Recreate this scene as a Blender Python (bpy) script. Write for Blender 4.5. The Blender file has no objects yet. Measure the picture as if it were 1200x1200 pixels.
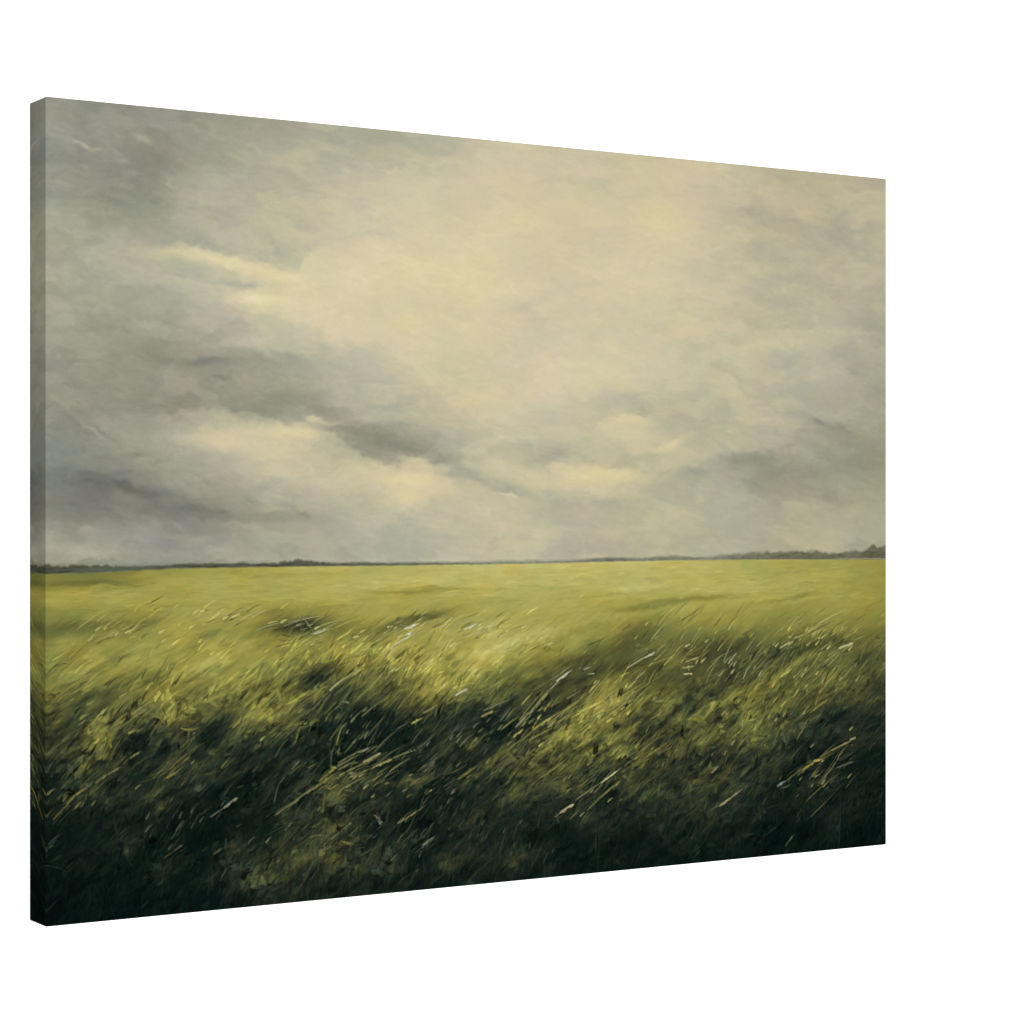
import bpy, math
import numpy as np

rng = np.random.default_rng(7)
scene = bpy.context.scene

# ------------------------------------------------------------------ geometry of the place
F = 2720.0                                   # focal length in units of a 1200 wide frame
X1 = (53.4 - 600) / F
ZR = 973.8 / 780.4                           # depth of the right edge over depth of the left edge
X2 = (1038.8 - 600) / F * ZR
AX, AZ = X2 - X1, ZR - 1.0
LA = math.hypot(AX, AZ)
HC = 973.8 / F
CH = 0.60                                    # canvas height in metres
K = CH / HC
CW = LA * K                                  # canvas width
CD = 0.0325                                  # canvas depth
TH = math.atan2(AZ, AX)

# ------------------------------------------------------------------ the painting (pigment colours)
NW, NH = 1300, 990

def to_canvas(x, y):
    """measured position -> pixel of the picture on the canvas"""
    q = (np.asarray(x, float) - 600) / F
    s = (q - X1) / (AX - q * AZ)
    t = (np.asarray(y, float) - 599.6) * (1 + s * AZ) / 973.8 + 0.5
    return s * NW, t * NH

jj, ii = np.meshgrid((np.arange(NW) + .5) / NW, (np.arange(NH) + .5) / NH)
ZZ = 1 + jj * AZ
PX = 600 + F * (X1 + jj * AX) / ZZ            # measured coordinates of every picture pixel
PY = 599.6 + (ii - .5) * 973.8 / ZZ

def vnoise(cx, cy, seed):
    """smooth value noise, cx x cy cells over the picture, range -1..1"""
    r = np.random.default_rng(seed)
    cx, cy = int(cx), int(cy)
    g = r.uniform(-1, 1, (cy + 3, cx + 3))
    x = jj * cx; y = ii * cy
    x0 = x.astype(int); y0 = y.astype(int)
    fx = x - x0; fy = y - y0
    fx = fx * fx * (3 - 2 * fx); fy = fy * fy * (3 - 2 * fy)
    a = g[y0, x0] * (1 - fx) + g[y0, x0 + 1] * fx
    b = g[y0 + 1, x0] * (1 - fx) + g[y0 + 1, x0 + 1] * fx
    return a * (1 - fy) + b * fy

def fbm(cx, cy, seed, octaves=4, gain=.5):
    o = np.zeros_like(jj); amp = 1.0; tot = 0
    for k in range(octaves):
        o += amp * vnoise(cx * 2 ** k, cy * 2 ** k, seed + k); tot += amp; amp *= gain
    return o / tot

TB = np.random.default_rng(99).uniform(-1, 1, (256, 256))
def cnoise(x, y, octaves=3, gain=.55, off=0):
    """value noise on free coordinates"""
    o = 0; amp = 1.; tot = 0
    for k in range(octaves):
        xx = x * 2 ** k + off * 7.3 + k * 31.7; yy = y * 2 ** k + off * 3.1 + k * 17.3
        x0 = np.floor(xx); y0 = np.floor(yy); fx = xx - x0; fy = yy - y0
        fx = fx * fx * (3 - 2 * fx); fy = fy * fy * (3 - 2 * fy)
        xi = x0.astype(int) & 255; yi = y0.astype(int) & 255; xj = (xi + 1) & 255; yj = (yi + 1) & 255
        o = o + amp * ((TB[yi, xi] * (1 - fx) + TB[yi, xj] * fx) * (1 - fy) + (TB[yj, xi] * (1 - fx) + TB[yj, xj] * fx) * fy)
        tot += amp; amp *= gain
    return o / tot

def catmull(v, xs, q):
    """v[..., n] sampled at knots xs; q = query array -> index weights"""
    i = np.clip(np.searchsorted(xs, q, side='right') - 1, 0, len(xs) - 2)
    t = np.clip((q - xs[i]) / (xs[i + 1] - xs[i]), 0, 1)
    w = [-.5 * t + t * t - .5 * t ** 3, 1 - 2.5 * t * t + 1.5 * t ** 3,
         .5 * t + 2 * t * t - 1.5 * t ** 3, -.5 * t * t + .5 * t ** 3]
    idx = [np.clip(i + k, 0, len(xs) - 1) for k in (-1, 0, 1, 2)]
    return idx, w

def lattice(tab, xs, ys, X, Y):
    xi, xw = catmull(None, xs, X); yi, yw = catmull(None, ys, Y)
    o = 0
    for a in range(4):
        for b in range(4):
            o = o + tab[yi[a], xi[b]] * yw[a] * xw[b]
    return o

XS = np.array([54, 120, 186, 252, 318, 384, 450, 516, 582, 648, 714, 780, 846, 912, 978, 1038.])
SY = np.arange(120, 641, 40.)
SKY = np.array([
 [144,144,148,158,168,176,174,178,190,196,196,194,186,180,178,176],
 [146,143,146,160,172,178,178,186,200,200,197,195,188,182,180,176],
 [145,142,146,168,180,186,194,200,204,202,199,200,190,180,180,176],
 [158,148,158,178,184,196,204,206,208,204,202,206,186,176,178,178],
 [163,162,168,178,188,198,206,212,214,206,205,210,192,180,174,178],
 [160,165,174,188,198,212,214,212,214,208,212,212,192,180,176,178],
 [154,160,166,180,204,212,214,212,212,204,206,206,196,186,182,174],
 [150,150,156,172,190,204,208,210,206,208,210,202,188,184,178,170],
 [145,150,152,160,168,182,196,202,208,212,208,200,186,182,176,164],
 [144,146,148,158,168,170,184,194,202,204,196,190,180,178,172,164],
 [134,140,154,180,188,176,168,178,190,188,190,190,180,172,162,156],
 [130,126,144,162,188,190,188,184,188,190,190,184,172,160,156,158],
 [138,132,136,146,160,172,184,190,194,188,188,182,174,166,162,160],
 [152,154,152,158,164,172,180,184,184,184,182,180,174,172,168,164]], float)
SKY[:, :4] += np.array([5, 5, 4, 2.]); SKY[:10, 11] -= 3; SKY[:, 12:] += np.array([5, 5, 4, 3.])
# soft cloud accents: x, y, half length, half width, tilt (deg, down to the right), value change, warmth
ACC = [
 (215,297,52,9,4,20,1),(262,306,34,8,18,12,1),(305,318,46,10,10,14,1),(292,352,32,7,0,20,1),(286,334,22,4.5,0,-24,-2),
 (100,170,17,3.2,16,28,1),(165,161,10,4,22,24,.5),(143,192,12,3,15,11,0),(333,292,26,8,28,-14,-1),(420,276,42,7,-4,-10,-1),
 (300,420,60,12,8,-9,-.5),(238,423,30,6,0,-17,-1),(262,444,13,3,0,-20,-1),(345,478,60,20,5,-12,-.5),(376,492,20,4,8,30,1),
 (300,500,60,7,0,12,.5),(350,508,42,7,2,24,1),(255,516,46,14,2,14,1),(336,536,46,11,4,10,.5),(330,552,24,7,5,10,1),
 (440,512,55,14,18,-12,-.2),(488,528,48,12,16,-12,-.3),(452,540,26,6,8,-12,.3),(532,538,34,6,-14,-14,.1),(484,537,20,3,6,32,1),(494,546,30,4,8,14,.6),
 (480,560,40,10,4,24,1.6),(474,582,22,12,0,18,2),(520,572,28,9,14,16,1),(557,556,36,8,14,-12,-.2),(596,572,32,7,14,-14,-.2),
 (570,520,40,12,-6,6,-1),(575,545,34,10,-10,12,-.5),(596,581,12,2.5,20,16,0),(646,538,24,14,-14,-16,-.5),(630,492,36,14,0,-8,-.6),
 (726,468,48,9,4,-9,-1),(738,490,30,5,3,13,1.4),(735,508,44,12,0,8,1.2),(690,556,62,12,2,16,1),(680,574,44,8,4,8,.6),
 (795,516,22,5,-28,15,1.2),(766,526,24,5,0,10,1),(808,552,16,5,0,-14,-1.6),(700,588,60,6,8,-6,-.3),(640,404,40,10,-20,-5,-1),
 (870,540,50,8,-6,-13,-.6),(930,548,80,17,2,-11,-.6),(900,574,70,12,8,-8,-.4),(962,492,36,6,12,-12,-.8),(985,510,30,9,30,-9,-.5),(955,515,20,5,20,9,0),
 (895,402,36,9,-10,10,1.4),(810,390,26,12,10,10,1.6),(950,442,34,7,-10,7,.5),(858,508,5,1.6,0,12,2),(905,300,30,10,20,-7,-.6),(900,350,34,8,10,-8,-.4),
 (80,520,36,18,0,-3,-.4),(98,560,50,10,3,-8,-.4),(150,572,40,8,4,-13,-.4),(196,580,50,7,8,-14,-.4),(235,597,28,4,6,-17,-.3),(165,592,60,8,6,-6,0),
 (95,492,34,3,38,9,.4),(112,505,22,2.5,34,13,.4),(155,528,30,7,6,8,.5),(162,531,9,2.4,0,-22,-.5),(140,566,10,3,0,-6,-1),
 (210,616,9,3.4,30,15,0),(318,597,12,3,2,16,1),(348,600,18,3.5,26,-18,-.5),(298,588,10,4,20,-13,-.4),(90,615,30,4,8,8,0),(290,614,40,4,3,6,0),
 (150,648,80,7,1,11,.8),(60,650,40,10,0,6,.2),(478,378,30,10,-20,4,2.4),(545,330,70,20,0,4,1),(640,350,60,6,-18,-6,-1),
 (560,215,60,12,-8,5,.5),(775,260,34,40,0,6,.8),(455,178,60,14,-4,-6,.8),(420,250,36,6,-8,4,0),(200,190,40,8,20,-6,0),(150,240,50,9,10,-6,-.3),
 (165,335,36,6,12,-6,0),(120,300,46,8,18,4,.5),(70,230,30,12,0,-6,-.5),(208,380,46,8,20,-6,.6),(186,420,14,10,0,-8,-.6),
 (235,512,60,13,2,12,.6),(330,520,60,15,4,11,.5),(480,572,40,22,4,14,1.2),(700,562,64,13,2,8,.8),(740,500,36,11,0,2,.4),(595,560,34,14,-6,7,.3),(250,300,60,12,10,7,.6),(550,500,50,12,10,5,.6),
 (430,300,90,20,6,4,.6),(330,350,70,14,6,5,.6),(590,640,80,6,-2,5,.3),(620,624,80,8,4,6,.9),(760,612,80,9,2,3,0),(640,365,26,10,10,4,.4),(545,470,30,6,-10,6,1.4),(562,489,20,4,0,6,1),
]
warp1x = fbm(26, 20, 11) * 9; warp1y = fbm(24, 30, 21) * 6
warp2x = fbm(110, 60, 31, 3) * 6; warp2y = fbm(90, 110, 41, 3) * 3.4
WX = PX + warp1x + warp2x; WY = PY + warp1y + warp2y
L = lattice(SKY, XS, SY, np.clip(WX, 54, 1038), np.clip(WY, 120, 640))
warm = np.zeros_like(L)
for (x, y, a, b, ang, dv, wm) in ACC:
    c, s_ = math.cos(math.radians(ang)), math.sin(math.radians(ang))
    u = ((WX - x) * c + (WY - y) * s_) / a; v = (-(WX - x) * s_ + (WY - y) * c) / b
    g = np.exp(-(u * u + v * v) ** 1.15)
    L += g * dv * .85; warm += g * wm * .6
# cloud rims: polyline, change on its left side (up when drawn to the right), reach, change on the other side, reach
RIM = [
 ([(163,492),(204,485),(267,481),(316,486),(334,498),(356,496),(370,489),(397,491)],-13,30,15,15),
 ([(397,490),(384,504),(410,524),(428,538),(446,548),(466,539),(491,535),(502,548),(523,549),(552,535)],-17,42,14,17),
 ([(520,552),(545,560),(566,572),(590,576),(622,586)],-12,14,7,12),
 ([(172,294),(204,283),(240,286),(276,301),(311,309),(347,317),(362,298),(392,288)],-9,24,15,16),
 ([(250,330),(275,340),(300,336),(312,330)],-8,6,10,6),
 ([(250,352),(293,366),(340,373),(380,390),(396,416)],7,16,-8,26),
 ([(340,402),(400,398),(440,404),(480,425),(505,452),(540,480),(572,500)],5,24,-6,46),
 ([(200,432),(240,416),(280,420),(330,412),(380,420)],5,16,-10,20),
 ([(380,180),(420,206),(440,213),(470,194),(494,172)],-7,26,6,18),
 ([(120,215),(170,238),(230,262),(300,270)],-6,20,6,16),
 ([(56,345),(110,360),(160,380),(210,392),(250,412)],5,14,-6,24),
 ([(55,470),(84,478),(116,500),(152,524),(190,530)],5,12,-8,24),
 ([(60,560),(100,548),(140,566),(200,580),(250,596),(300,606)],5,12,-11,20),
 ([(150,600),(220,604),(290,614),(360,612)],-5,10,6,10),
 ([(822,542),(846,530),(880,527),(920,523),(940,500),(956,489),(974,493),(1000,510),(1038,506)],6,14,-12,26),
 ([(830,545),(870,568),(900,592),(950,586),(1010,592)],-9,20,5,16),
 ([(628,562),(640,550),(656,544),(690,543),(726,550),(750,548)],-9,16,13,15),
 ([(640,584),(690,588),(740,580)],5,10,-6,14),
 ([(700,498),(720,487),(750,485),(768,491)],-9,18,10,15),
 ([(532,531),(552,520),(582,509),(610,520)],-8,16,8,12),
 ([(533,544),(556,535),(590,548)],5,6,-3,8),
 ([(640,400),(680,392),(730,404),(770,398)],-4,16,5,14),
 ([(660,466),(700,470),(740,460),(780,476)],4,12,-5,12),
 ([(776,515),(790,522),(808,512)],5,8,8,8),
 ([(560,352),(600,345),(640,362),(670,352)],5,14,-7,18),
 ([(770,350),(810,346),(850,356),(900,352)],6,14,-8,18),
 ([(850,250),(880,242),(920,246),(950,262)],5,12,-8,26),
 ([(856,412),(900,398),(930,404)],-6,12,8,14),
 ([(440,600),(480,594),(540,604),(600,598)],5,12,-5,14),
 ([(296,600),(330,592),(350,602),(372,610)],5,6,-9,8),
]
RX = PX + warp1x * .5 + warp2x * 1.5; RY = PY + warp1y * .6 + warp2y * 1.9
for pts, dl, rl, dr, rr in RIM:
    pts = np.array(pts, float)
    R = 3.2 * max(rl, rr)
    msk = (RX > pts[:, 0].min() - R) & (RX < pts[:, 0].max() + R) & (RY > pts[:, 1].min() - R) & (RY < pts[:, 1].max() + R)
    ys_, xs_ = np.nonzero(msk)
    b0, b1, a0, a1 = ys_.min(), ys_.max() + 1, xs_.min(), xs_.max() + 1
    x = RX[b0:b1, a0:a1]; y = RY[b0:b1, a0:a1]
    best = np.full(x.shape, 1e9); sg = np.zeros(x.shape); ar = np.zeros(x.shape)
    nseg = len(pts) - 1
    for k in range(nseg):
        d = pts[k + 1] - pts[k]; ll = d @ d
        t = np.clip(((x - pts[k, 0]) * d[0] + (y - pts[k, 1]) * d[1]) / ll, 0, 1)
        ex = x - pts[k, 0] - t * d[0]; ey = y - pts[k, 1] - t * d[1]
        dd = np.hypot(ex, ey); sd = (d[0] * ey - d[1] * ex) / math.sqrt(ll)
        b = dd < best - 1e-6
        best = np.where(b, dd, best); sg = np.where(b, np.where(sd > 0, 1., -1.), sg); ar = np.where(b, (k + t) / nseg, ar)
    endf = np.clip(np.minimum(ar, 1 - ar) * 6, 0, 1)
    up = np.exp(-(best / rl) ** 1.2) * dl; dn = np.exp(-(best / rr) ** 1.2) * dr
    k = 1 / (1 + np.exp(-np.clip(best * sg / 1.5, -30, 30)))
    L[b0:b1, a0:a1] += (up * (1 - k) + dn * k) * endf * .72
    if dr > 8: warm[b0:b1, a0:a1] += np.exp(-(best / rr) ** 1.2) * k * endf * .6
th = .13
cu = PX * np.cos(th) + PY * np.sin(th); cv = -PX * np.sin(th) + PY * np.cos(th)
L += fbm(14, 22, 51, 5, .62) * 6
n1 = cnoise(cu / 60, cv / 34, 4, .6, 21); n2 = cnoise(cu / 50, cv / 30, 4, .6, 24)
n3 = cnoise((cu + 44 * n1) / 50, (cv + 26 * n2) / 21, 6, .5, 3)
L += np.tanh(n3 * 3.2) * 7.0 * np.clip((222 - L) / 34, .5, 1)
n4 = cnoise((cu + 20 * n2) / 20, (cv + 12 * n1) / 8, 4, .6, 27)
L += np.clip(np.abs(n4) - .18, -.18, .4) * 8
L += cnoise(cu / 10, cv / 3.4, 2, .6, 8) * 1.3
L += cnoise(PX / 4.5, PY / 1.9, 2, .6, 9) * 1.3
warm += fbm(9, 9, 71, 3) * 1.3 + fbm(50, 50, 75, 2) * .7
pal_v = np.array([95, 120, 148, 175, 200, 216, 235.])
pal = np.array([[96,97,89],[119,119,108],[149,148,132],[177,175,154],[205,197,167],[220,208,172],[236,226,192.]])
def palette(v, pv, pc):
    return np.stack([np.interp(v, pv, pc[:, k]) for k in range(3)], -1)
IMG = palette(L, pal_v, pal)
IMG += warm[..., None] * np.array([2.2, .9, -3.0])
IMG += (np.clip((PY - 420) / 120, 0, 1) * np.clip((PX - 150) / 200, 0, 1))[..., None] * np.array([1., .5, -1.])
IMG += np.clip((380 - PX) / 250, 0, 1)[..., None] * np.array([-.3, .2, 1.8])
tint = fbm(22, 16, 81, 3)
IMG += (np.clip((PX - 420) / 500, 0, 1) * np.clip((450 - PY) / 220, 0, 1))[..., None] * np.array([6., 1, -5.])
IMG += (np.clip((PX - 500) / 300, 0, 1) * np.clip((PY - 430) / 150, 0, 1))[..., None] * np.array([2., 1, -3.])
IMG += tint[..., None] * np.array([2.4, -1.2, 1.4])         # pinkish against greenish greys

# field -----------------------------------------------------------------------------
FY = np.array([664, 680, 700, 720, 740, 760, 780, 800, 830, 860, 890, 920, 950, 980, 1010, 1050, 1090.])
FLD = np.array([
 [112,122,138,156,166,172,178,184,190,190,188,184,176,168,160,150],
 [132,130,158,166,168,175,180,184,182,180,182,180,178,172,165,150],
 [158,162,162,166,167,172,168,170,172,174,172,172,172,168,160,150],
 [134,142,152,160,142,140,160,152,166,170,158,156,152,142,146,136],
 [128,132,150,152,128,124,140,152,166,166,146,122,134,126,124,116],
 [148,150,156,158,152,142,148,160,162,150,112, 98, 90, 86,102, 94],
 [138,146,148,152,150,116,136,152,150,116, 88, 84, 82, 88, 96, 86],
 [118,118,124,130,124, 86, 98,140,114, 88, 78, 80, 74, 88, 92, 76],
 [ 84, 92, 86, 92, 96, 60, 62, 82, 76, 66,104,104, 76, 88, 84, 58],
 [ 62, 78, 72, 72, 72, 46, 46, 52, 56, 78,122, 84, 96, 90, 68, 46],
 [ 50, 66, 58, 58, 56, 42, 40, 46, 52, 74, 86, 76, 82, 72, 38, 32],
 [ 44, 56, 52, 44, 42, 50, 50, 42, 56, 70, 54, 66, 64, 46, 34, 28],
 [ 34, 40, 38, 36, 40, 56, 44, 42, 46, 52, 38, 48, 52, 32, 36, 24],
 [ 26, 30, 30, 30, 40, 60, 42, 40, 44, 38, 30, 34, 38, 24, 30, 17],
 [ 24, 26, 28, 30, 46, 54, 42, 36, 38, 30, 24, 24, 24, 20, 22, 15],
 [ 21, 22, 24, 26, 42, 38, 30, 25, 28, 25, 22, 20, 18, 16, 15, 14],
 [ 19, 20, 22, 22, 30, 28, 24, 22, 24, 22, 20, 18, 16, 15, 14, 13]], float)
fp_v = np.array([10, 20, 32, 46, 62, 82, 104, 128, 150, 168, 186, 205.])
fp = np.array([[4,15,13],[10,24,20],[23,34,28],[41,48,36],[60,64,42],[82,85,47],[106,107,54],[130,128,62],[154,149,70],[173,166,83],[193,184,104],[212,203,130.]])
depth = np.clip((PY - 660) / 400, 0, 1)
fw = .25 + depth * 2.2
FX_ = PX + fbm(40, 60, 91, 4, .6) * 6 * fw + fbm(160, 120, 95, 2) * 3.5 * fw
# clumps lean to the right: shear the noise lookup
FY_ = PY + fbm(34, 50, 101, 4, .6) * 5.5 * fw + fbm(150, 130, 105, 2) * 3.5 * fw
V = lattice(FLD, XS, FY, np.clip(FX_, 54, 1038), np.clip(FY_, 664, 1090))
DAB = [ # x, y, half length, half width, tilt, change
 (150,985,30,16,-20,12),(190,1022,26,12,-30,12),(90,1010,24,12,-20,8),(280,1035,34,14,-10,14),(330,1000,50,22,-14,12),(450,1010,40,16,-20,10),(545,1000,34,18,-40,12),(640,1000,30,20,-50,8),(240,905,26,14,-40,14),(70,880,20,16,-20,10),(720,960,30,20,-50,10),
 (298,892,40,18,-45,-14),(470,860,46,30,-50,-4),(395,812,34,12,-40,-16),(545,860,44,12,-24,4),(235,878,30,16,-50,-14),(600,842,40,8,-30,4),(170,872,24,14,-50,-14),
 (350,733,34,10,-4,-48),(340,736,20,5,-14,-20),(480,728,50,6,-14,-34),(500,722,30,4,-8,-20),(480,694,40,2.6,-1,-26),(520,690,40,2.5,0,-22),
 (300,718,30,3,-2,-14),(120,732,60,6,-6,-16),(75,738,30,10,-4,-12),(170,733,26,4,-14,-18),(100,685,60,5,-1,-18),(240,745,40,4,-8,-12),
 (640,758,16,4,8,-22),(560,745,60,14,-4,8),(590,760,40,10,-12,12),(420,780,60,8,-34,16),(545,790,40,12,-30,10),(640,745,60,10,-16,6),
 (690,738,60,6,-12,-12),(760,710,40,4,-6,-26),(750,740,30,12,-30,-24),(800,702,50,3,-2,-20),(930,700,40,2.6,-10,-20),(840,700,60,4,-4,-10),(740,690,40,4,-4,10),(730,692,8,3,-4,4),
 (330,828,40,10,-20,26),(310,835,30,8,-16,20),(370,845,22,5,-14,30),(450,790,30,12,30,-20),(380,790,26,12,-20,-34),(360,800,16,12,-40,-26),(310,805,24,6,-14,-26),
 (420,850,30,26,-50,-18),(455,850,24,24,0,-14),(560,840,46,20,-10,-20),(610,850,40,18,-20,-22),(700,765,60,14,-20,-16),(640,800,50,14,-14,-14),
 (560,868,16,7,-12,28),(690,840,56,12,-36,34),(710,812,36,8,-40,38),(650,868,34,8,-36,22),(745,845,34,12,-20,-28),(760,855,20,8,-20,-16),
 (790,770,16,18,-30,22),(850,820,34,8,-20,24),(815,840,10,6,0,40),(880,840,8,12,0,34),(900,800,60,10,-34,18),(930,780,50,8,-40,14),(985,800,24,14,-20,14),
 (830,760,34,10,-34,-16),(960,755,30,8,-10,-26),(905,770,26,4,-42,-26),(870,755,30,6,-30,-16),(980,842,40,18,-10,-26),(930,880,50,34,-20,-22),(1020,800,20,30,0,-12),
 (760,885,20,7,-30,34),(735,905,30,8,-36,16),(900,885,20,16,-20,16),(845,890,40,14,-10,-20),(955,893,18,5,-26,40),(960,915,34,14,-36,14),
 (120,862,18,12,-50,26),(110,880,20,12,-50,18),(98,905,12,14,-50,14),(186,850,16,16,-60,16),(210,843,10,6,0,18),(180,870,10,10,0,14),(155,870,22,12,-30,-22),
 (190,868,8,16,0,-26),(250,860,24,16,-60,-24),(80,820,30,8,-16,-14),(112,815,26,8,0,-14),(200,815,16,6,-20,24),(222,822,16,6,-70,24),(85,815,50,3,-24,12),
 (338,956,20,10,-24,20),(392,960,18,9,-20,20),(376,1002,24,10,0,16),(405,990,12,5,0,16),(330,1020,40,18,-10,14),(392,925,14,14,0,22),(400,880,26,14,-30,-14),
 (482,915,32,6,-8,30),(418,915,26,8,-10,16),(250,945,40,30,0,-8),(186,945,7,14,0,34),(165,910,26,16,0,-12),(230,905,12,12,-30,14),(60,900,14,30,0,-10),
 (590,880,30,10,-40,16),(560,905,30,6,-36,18),(600,925,24,14,-44,12),(550,965,20,8,-40,18),(600,1005,22,14,-60,14),(520,1010,14,12,0,14),(640,960,30,30,0,-12),
 (500,960,20,26,-40,-14),(640,890,26,5,-36,14),(148,1000,8,20,0,12),(275,1000,10,14,0,18),
]
for (x, y, a, b, ang, dv) in DAB:
    c, s_ = math.cos(math.radians(ang)), math.sin(math.radians(ang))
    u = ((FX_ - x) * c + (FY_ - y) * s_) / a; v = (-(FX_ - x) * s_ + (FY_ - y) * c) / b
    V += np.exp(-(u * u + v * v) ** 1.25) * dv * 1.15
V = V * (1 + fbm(50, 90, 111, 4, .65) * (.05 + .3 * np.clip((depth - .15) * 2.2, 0, 1)))
ca, sa = math.cos(math.radians(37)), math.sin(math.radians(37))
bu = PX * ca - (PY + 14 * np.sin(PX / 70)) * sa; bv = PX * sa + (PY + 14 * np.sin(PX / 70)) * ca
near_ = np.clip((PY - 735) / 90, 0, 1)
def damp(n_): return np.where(n_ > 0, n_ * .62, n_)
V = V * (1 + damp(cnoise((bu + warp1x) / 36, (bv + warp1y) / 7.5, 4, .62, 12)) * .6 * near_)
V = V * (1 + damp(cnoise(PX / 17, PY / 19, 3, .6, 15)) * .26 * near_)
V += cnoise(bu / 60, bv / 10, 3, .6, 18) * 13 * np.clip((PY - 690) / 40, 0, 1) * (1 - near_)
V += fbm(14, 160, 121, 3, .6) * 6 * (1 - np.clip(depth * 3, 0, 1))
V = V * (1 - .14 * np.clip((PY - 820) / 60, 0, 1) * np.clip((110 - V) / 60, 0, 1))
V = np.maximum(V, 30 - 20 * np.clip((PY - 860) / 100, 0, 1)); V = np.clip(V, 11, 205)
GRS = palette(V, fp_v, fp)
GRS = GRS * .95 + GRS.mean(-1, keepdims=True) * .05
GRS += (fbm(30, 40, 131, 3) * np.clip(V / 130, .1, 1))[..., None] * np.array([7., -1, -7])
HX = np.array([34, 54, 120, 160, 200, 300, 400, 500, 600, 700, 800, 900, 1038.])
HYv = np.array([673, 672.6, 670.6, 668.3, 666, 664.4, 663.2, 662, 660.4, 658.4, 656.2, 655.4, 655.6])
hy = np.interp(PX, HX, HYv)
m = np.clip((PY - hy + .8) / 1.8, 0, 1)[..., None]
TARGET = IMG * (1 - m) + GRS * m
TARGET = np.clip(TARGET, 0, 255)

# brush strokes ---------------------------------------------------------------------
P = TARGET.copy()
HT = np.zeros((NH, NW))                           # thickness of the paint
BR = np.random.default_rng(5).uniform(0, 1, (64, 256))
for _ in range(2):
    BR = (BR + np.roll(BR, 1, 1) + np.roll(BR, -1, 1) + np.roll(BR, 2, 1)) / 4
BR = np.clip((BR - .5) * 2.4 + .6, 0, 1)

def stroke(x0, y0, x1, y1, w, col, alpha=1., bend=0., taper=(.25, .6), soft=.5, bristle=.35, ht=.5):
    """one brush stroke from (x0,y0) to (x1,y1), canvas pixels"""
    dx, dy = x1 - x0, y1 - y0
    ln = math.hypot(dx, dy) + 1e-6
    dx /= ln; dy /= ln
    pad = w + abs(bend) * ln + 2
    a0 = max(int(min(x0, x1) - pad), 0); a1 = min(int(max(x0, x1) + pad) + 1, NW)
    b0 = max(int(min(y0, y1) - pad), 0); b1 = min(int(max(y0, y1) + pad) + 1, NH)
    if a1 <= a0 or b1 <= b0: return
    X = np.arange(a0, a1)[None, :] + .5 - x0; Y = np.arange(b0, b1)[:, None] + .5 - y0
    u = (X * dx + Y * dy) / ln
    v = -X * dy + Y * dx - bend * ln * 4 * u * (1 - u)
    ta, tb = taper
    uc = np.clip(u, 0, 1)
    wid = w * np.minimum(np.minimum((uc + .02) / ta, 1) ** .7, np.minimum((1.02 - uc) / tb, 1) ** .8)
    over = np.maximum(np.maximum(-u, u - 1), 0) * ln
    d = np.sqrt(v * v + over * over)
    fea = max(.7, soft * w)
    al = np.clip((wid - d) / fea + .5, 0, 1)
    if bristle:
        r = BR[int(rng.integers(64))]
        k = (np.clip(v / max(w, 1) * 9 + 128 + rng.integers(-60, 60), 0, 255)).astype(int)
        al = al * (1 - bristle * r[k])
    al = al * alpha
    sub = P[b0:b1, a0:a1]
    sub += (np.asarray(col) - sub) * al[..., None]
    if ht: HT[b0:b1, a0:a1] += (ht - HT[b0:b1, a0:a1]) * al

def pick(x, y, src=None):
    s = TARGET if src is None else src
    return s[min(max(int(y), 0), NH - 1), min(max(int(x), 0), NW - 1)]

HOR = np.interp(np.arange(NW), np.arange(NW), hy[0]) * 0
sx_, hr_ = to_canvas(HX, HYv)
HOR = np.interp(np.arange(NW), sx_, hr_)           # horizon row for every column

# sky: broad, soft, mostly level strokes
angn = fbm(8, 7, 141, 2)
for n in range(6500):
    x = rng.uniform(0, NW); y = rng.uniform(0, HOR[int(x)] - 5)
    big = rng.random() < .22
    ln = rng.uniform(26, 60) if big else rng.uniform(9, 28)
    w = rng.uniform(5, 9) if big else rng.uniform(1.6, 4.5)
    a = math.radians(8 + 30 * angn[int(y), int(x)] + rng.normal(0, 14))
    if HOR[int(x)] - y < 60: a *= .2
    if y + w + abs(math.sin(a)) * ln > HOR[int(x)] - 2: continue
    c = pick(x, y) + rng.normal(0, 2.0) + rng.normal(0, 1.2, 3)
    if rng.random() < .06: c = c + rng.uniform(4, 9)
    dx, dy = math.cos(a) * ln / 2, math.sin(a) * ln / 2
    stroke(x - dx, y - dy, x + dx, y + dy, w, c, rng.uniform(.15, .42), rng.normal(0, .05), (.4, .5), .6, .45, rng.uniform(.2, .7))

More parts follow.
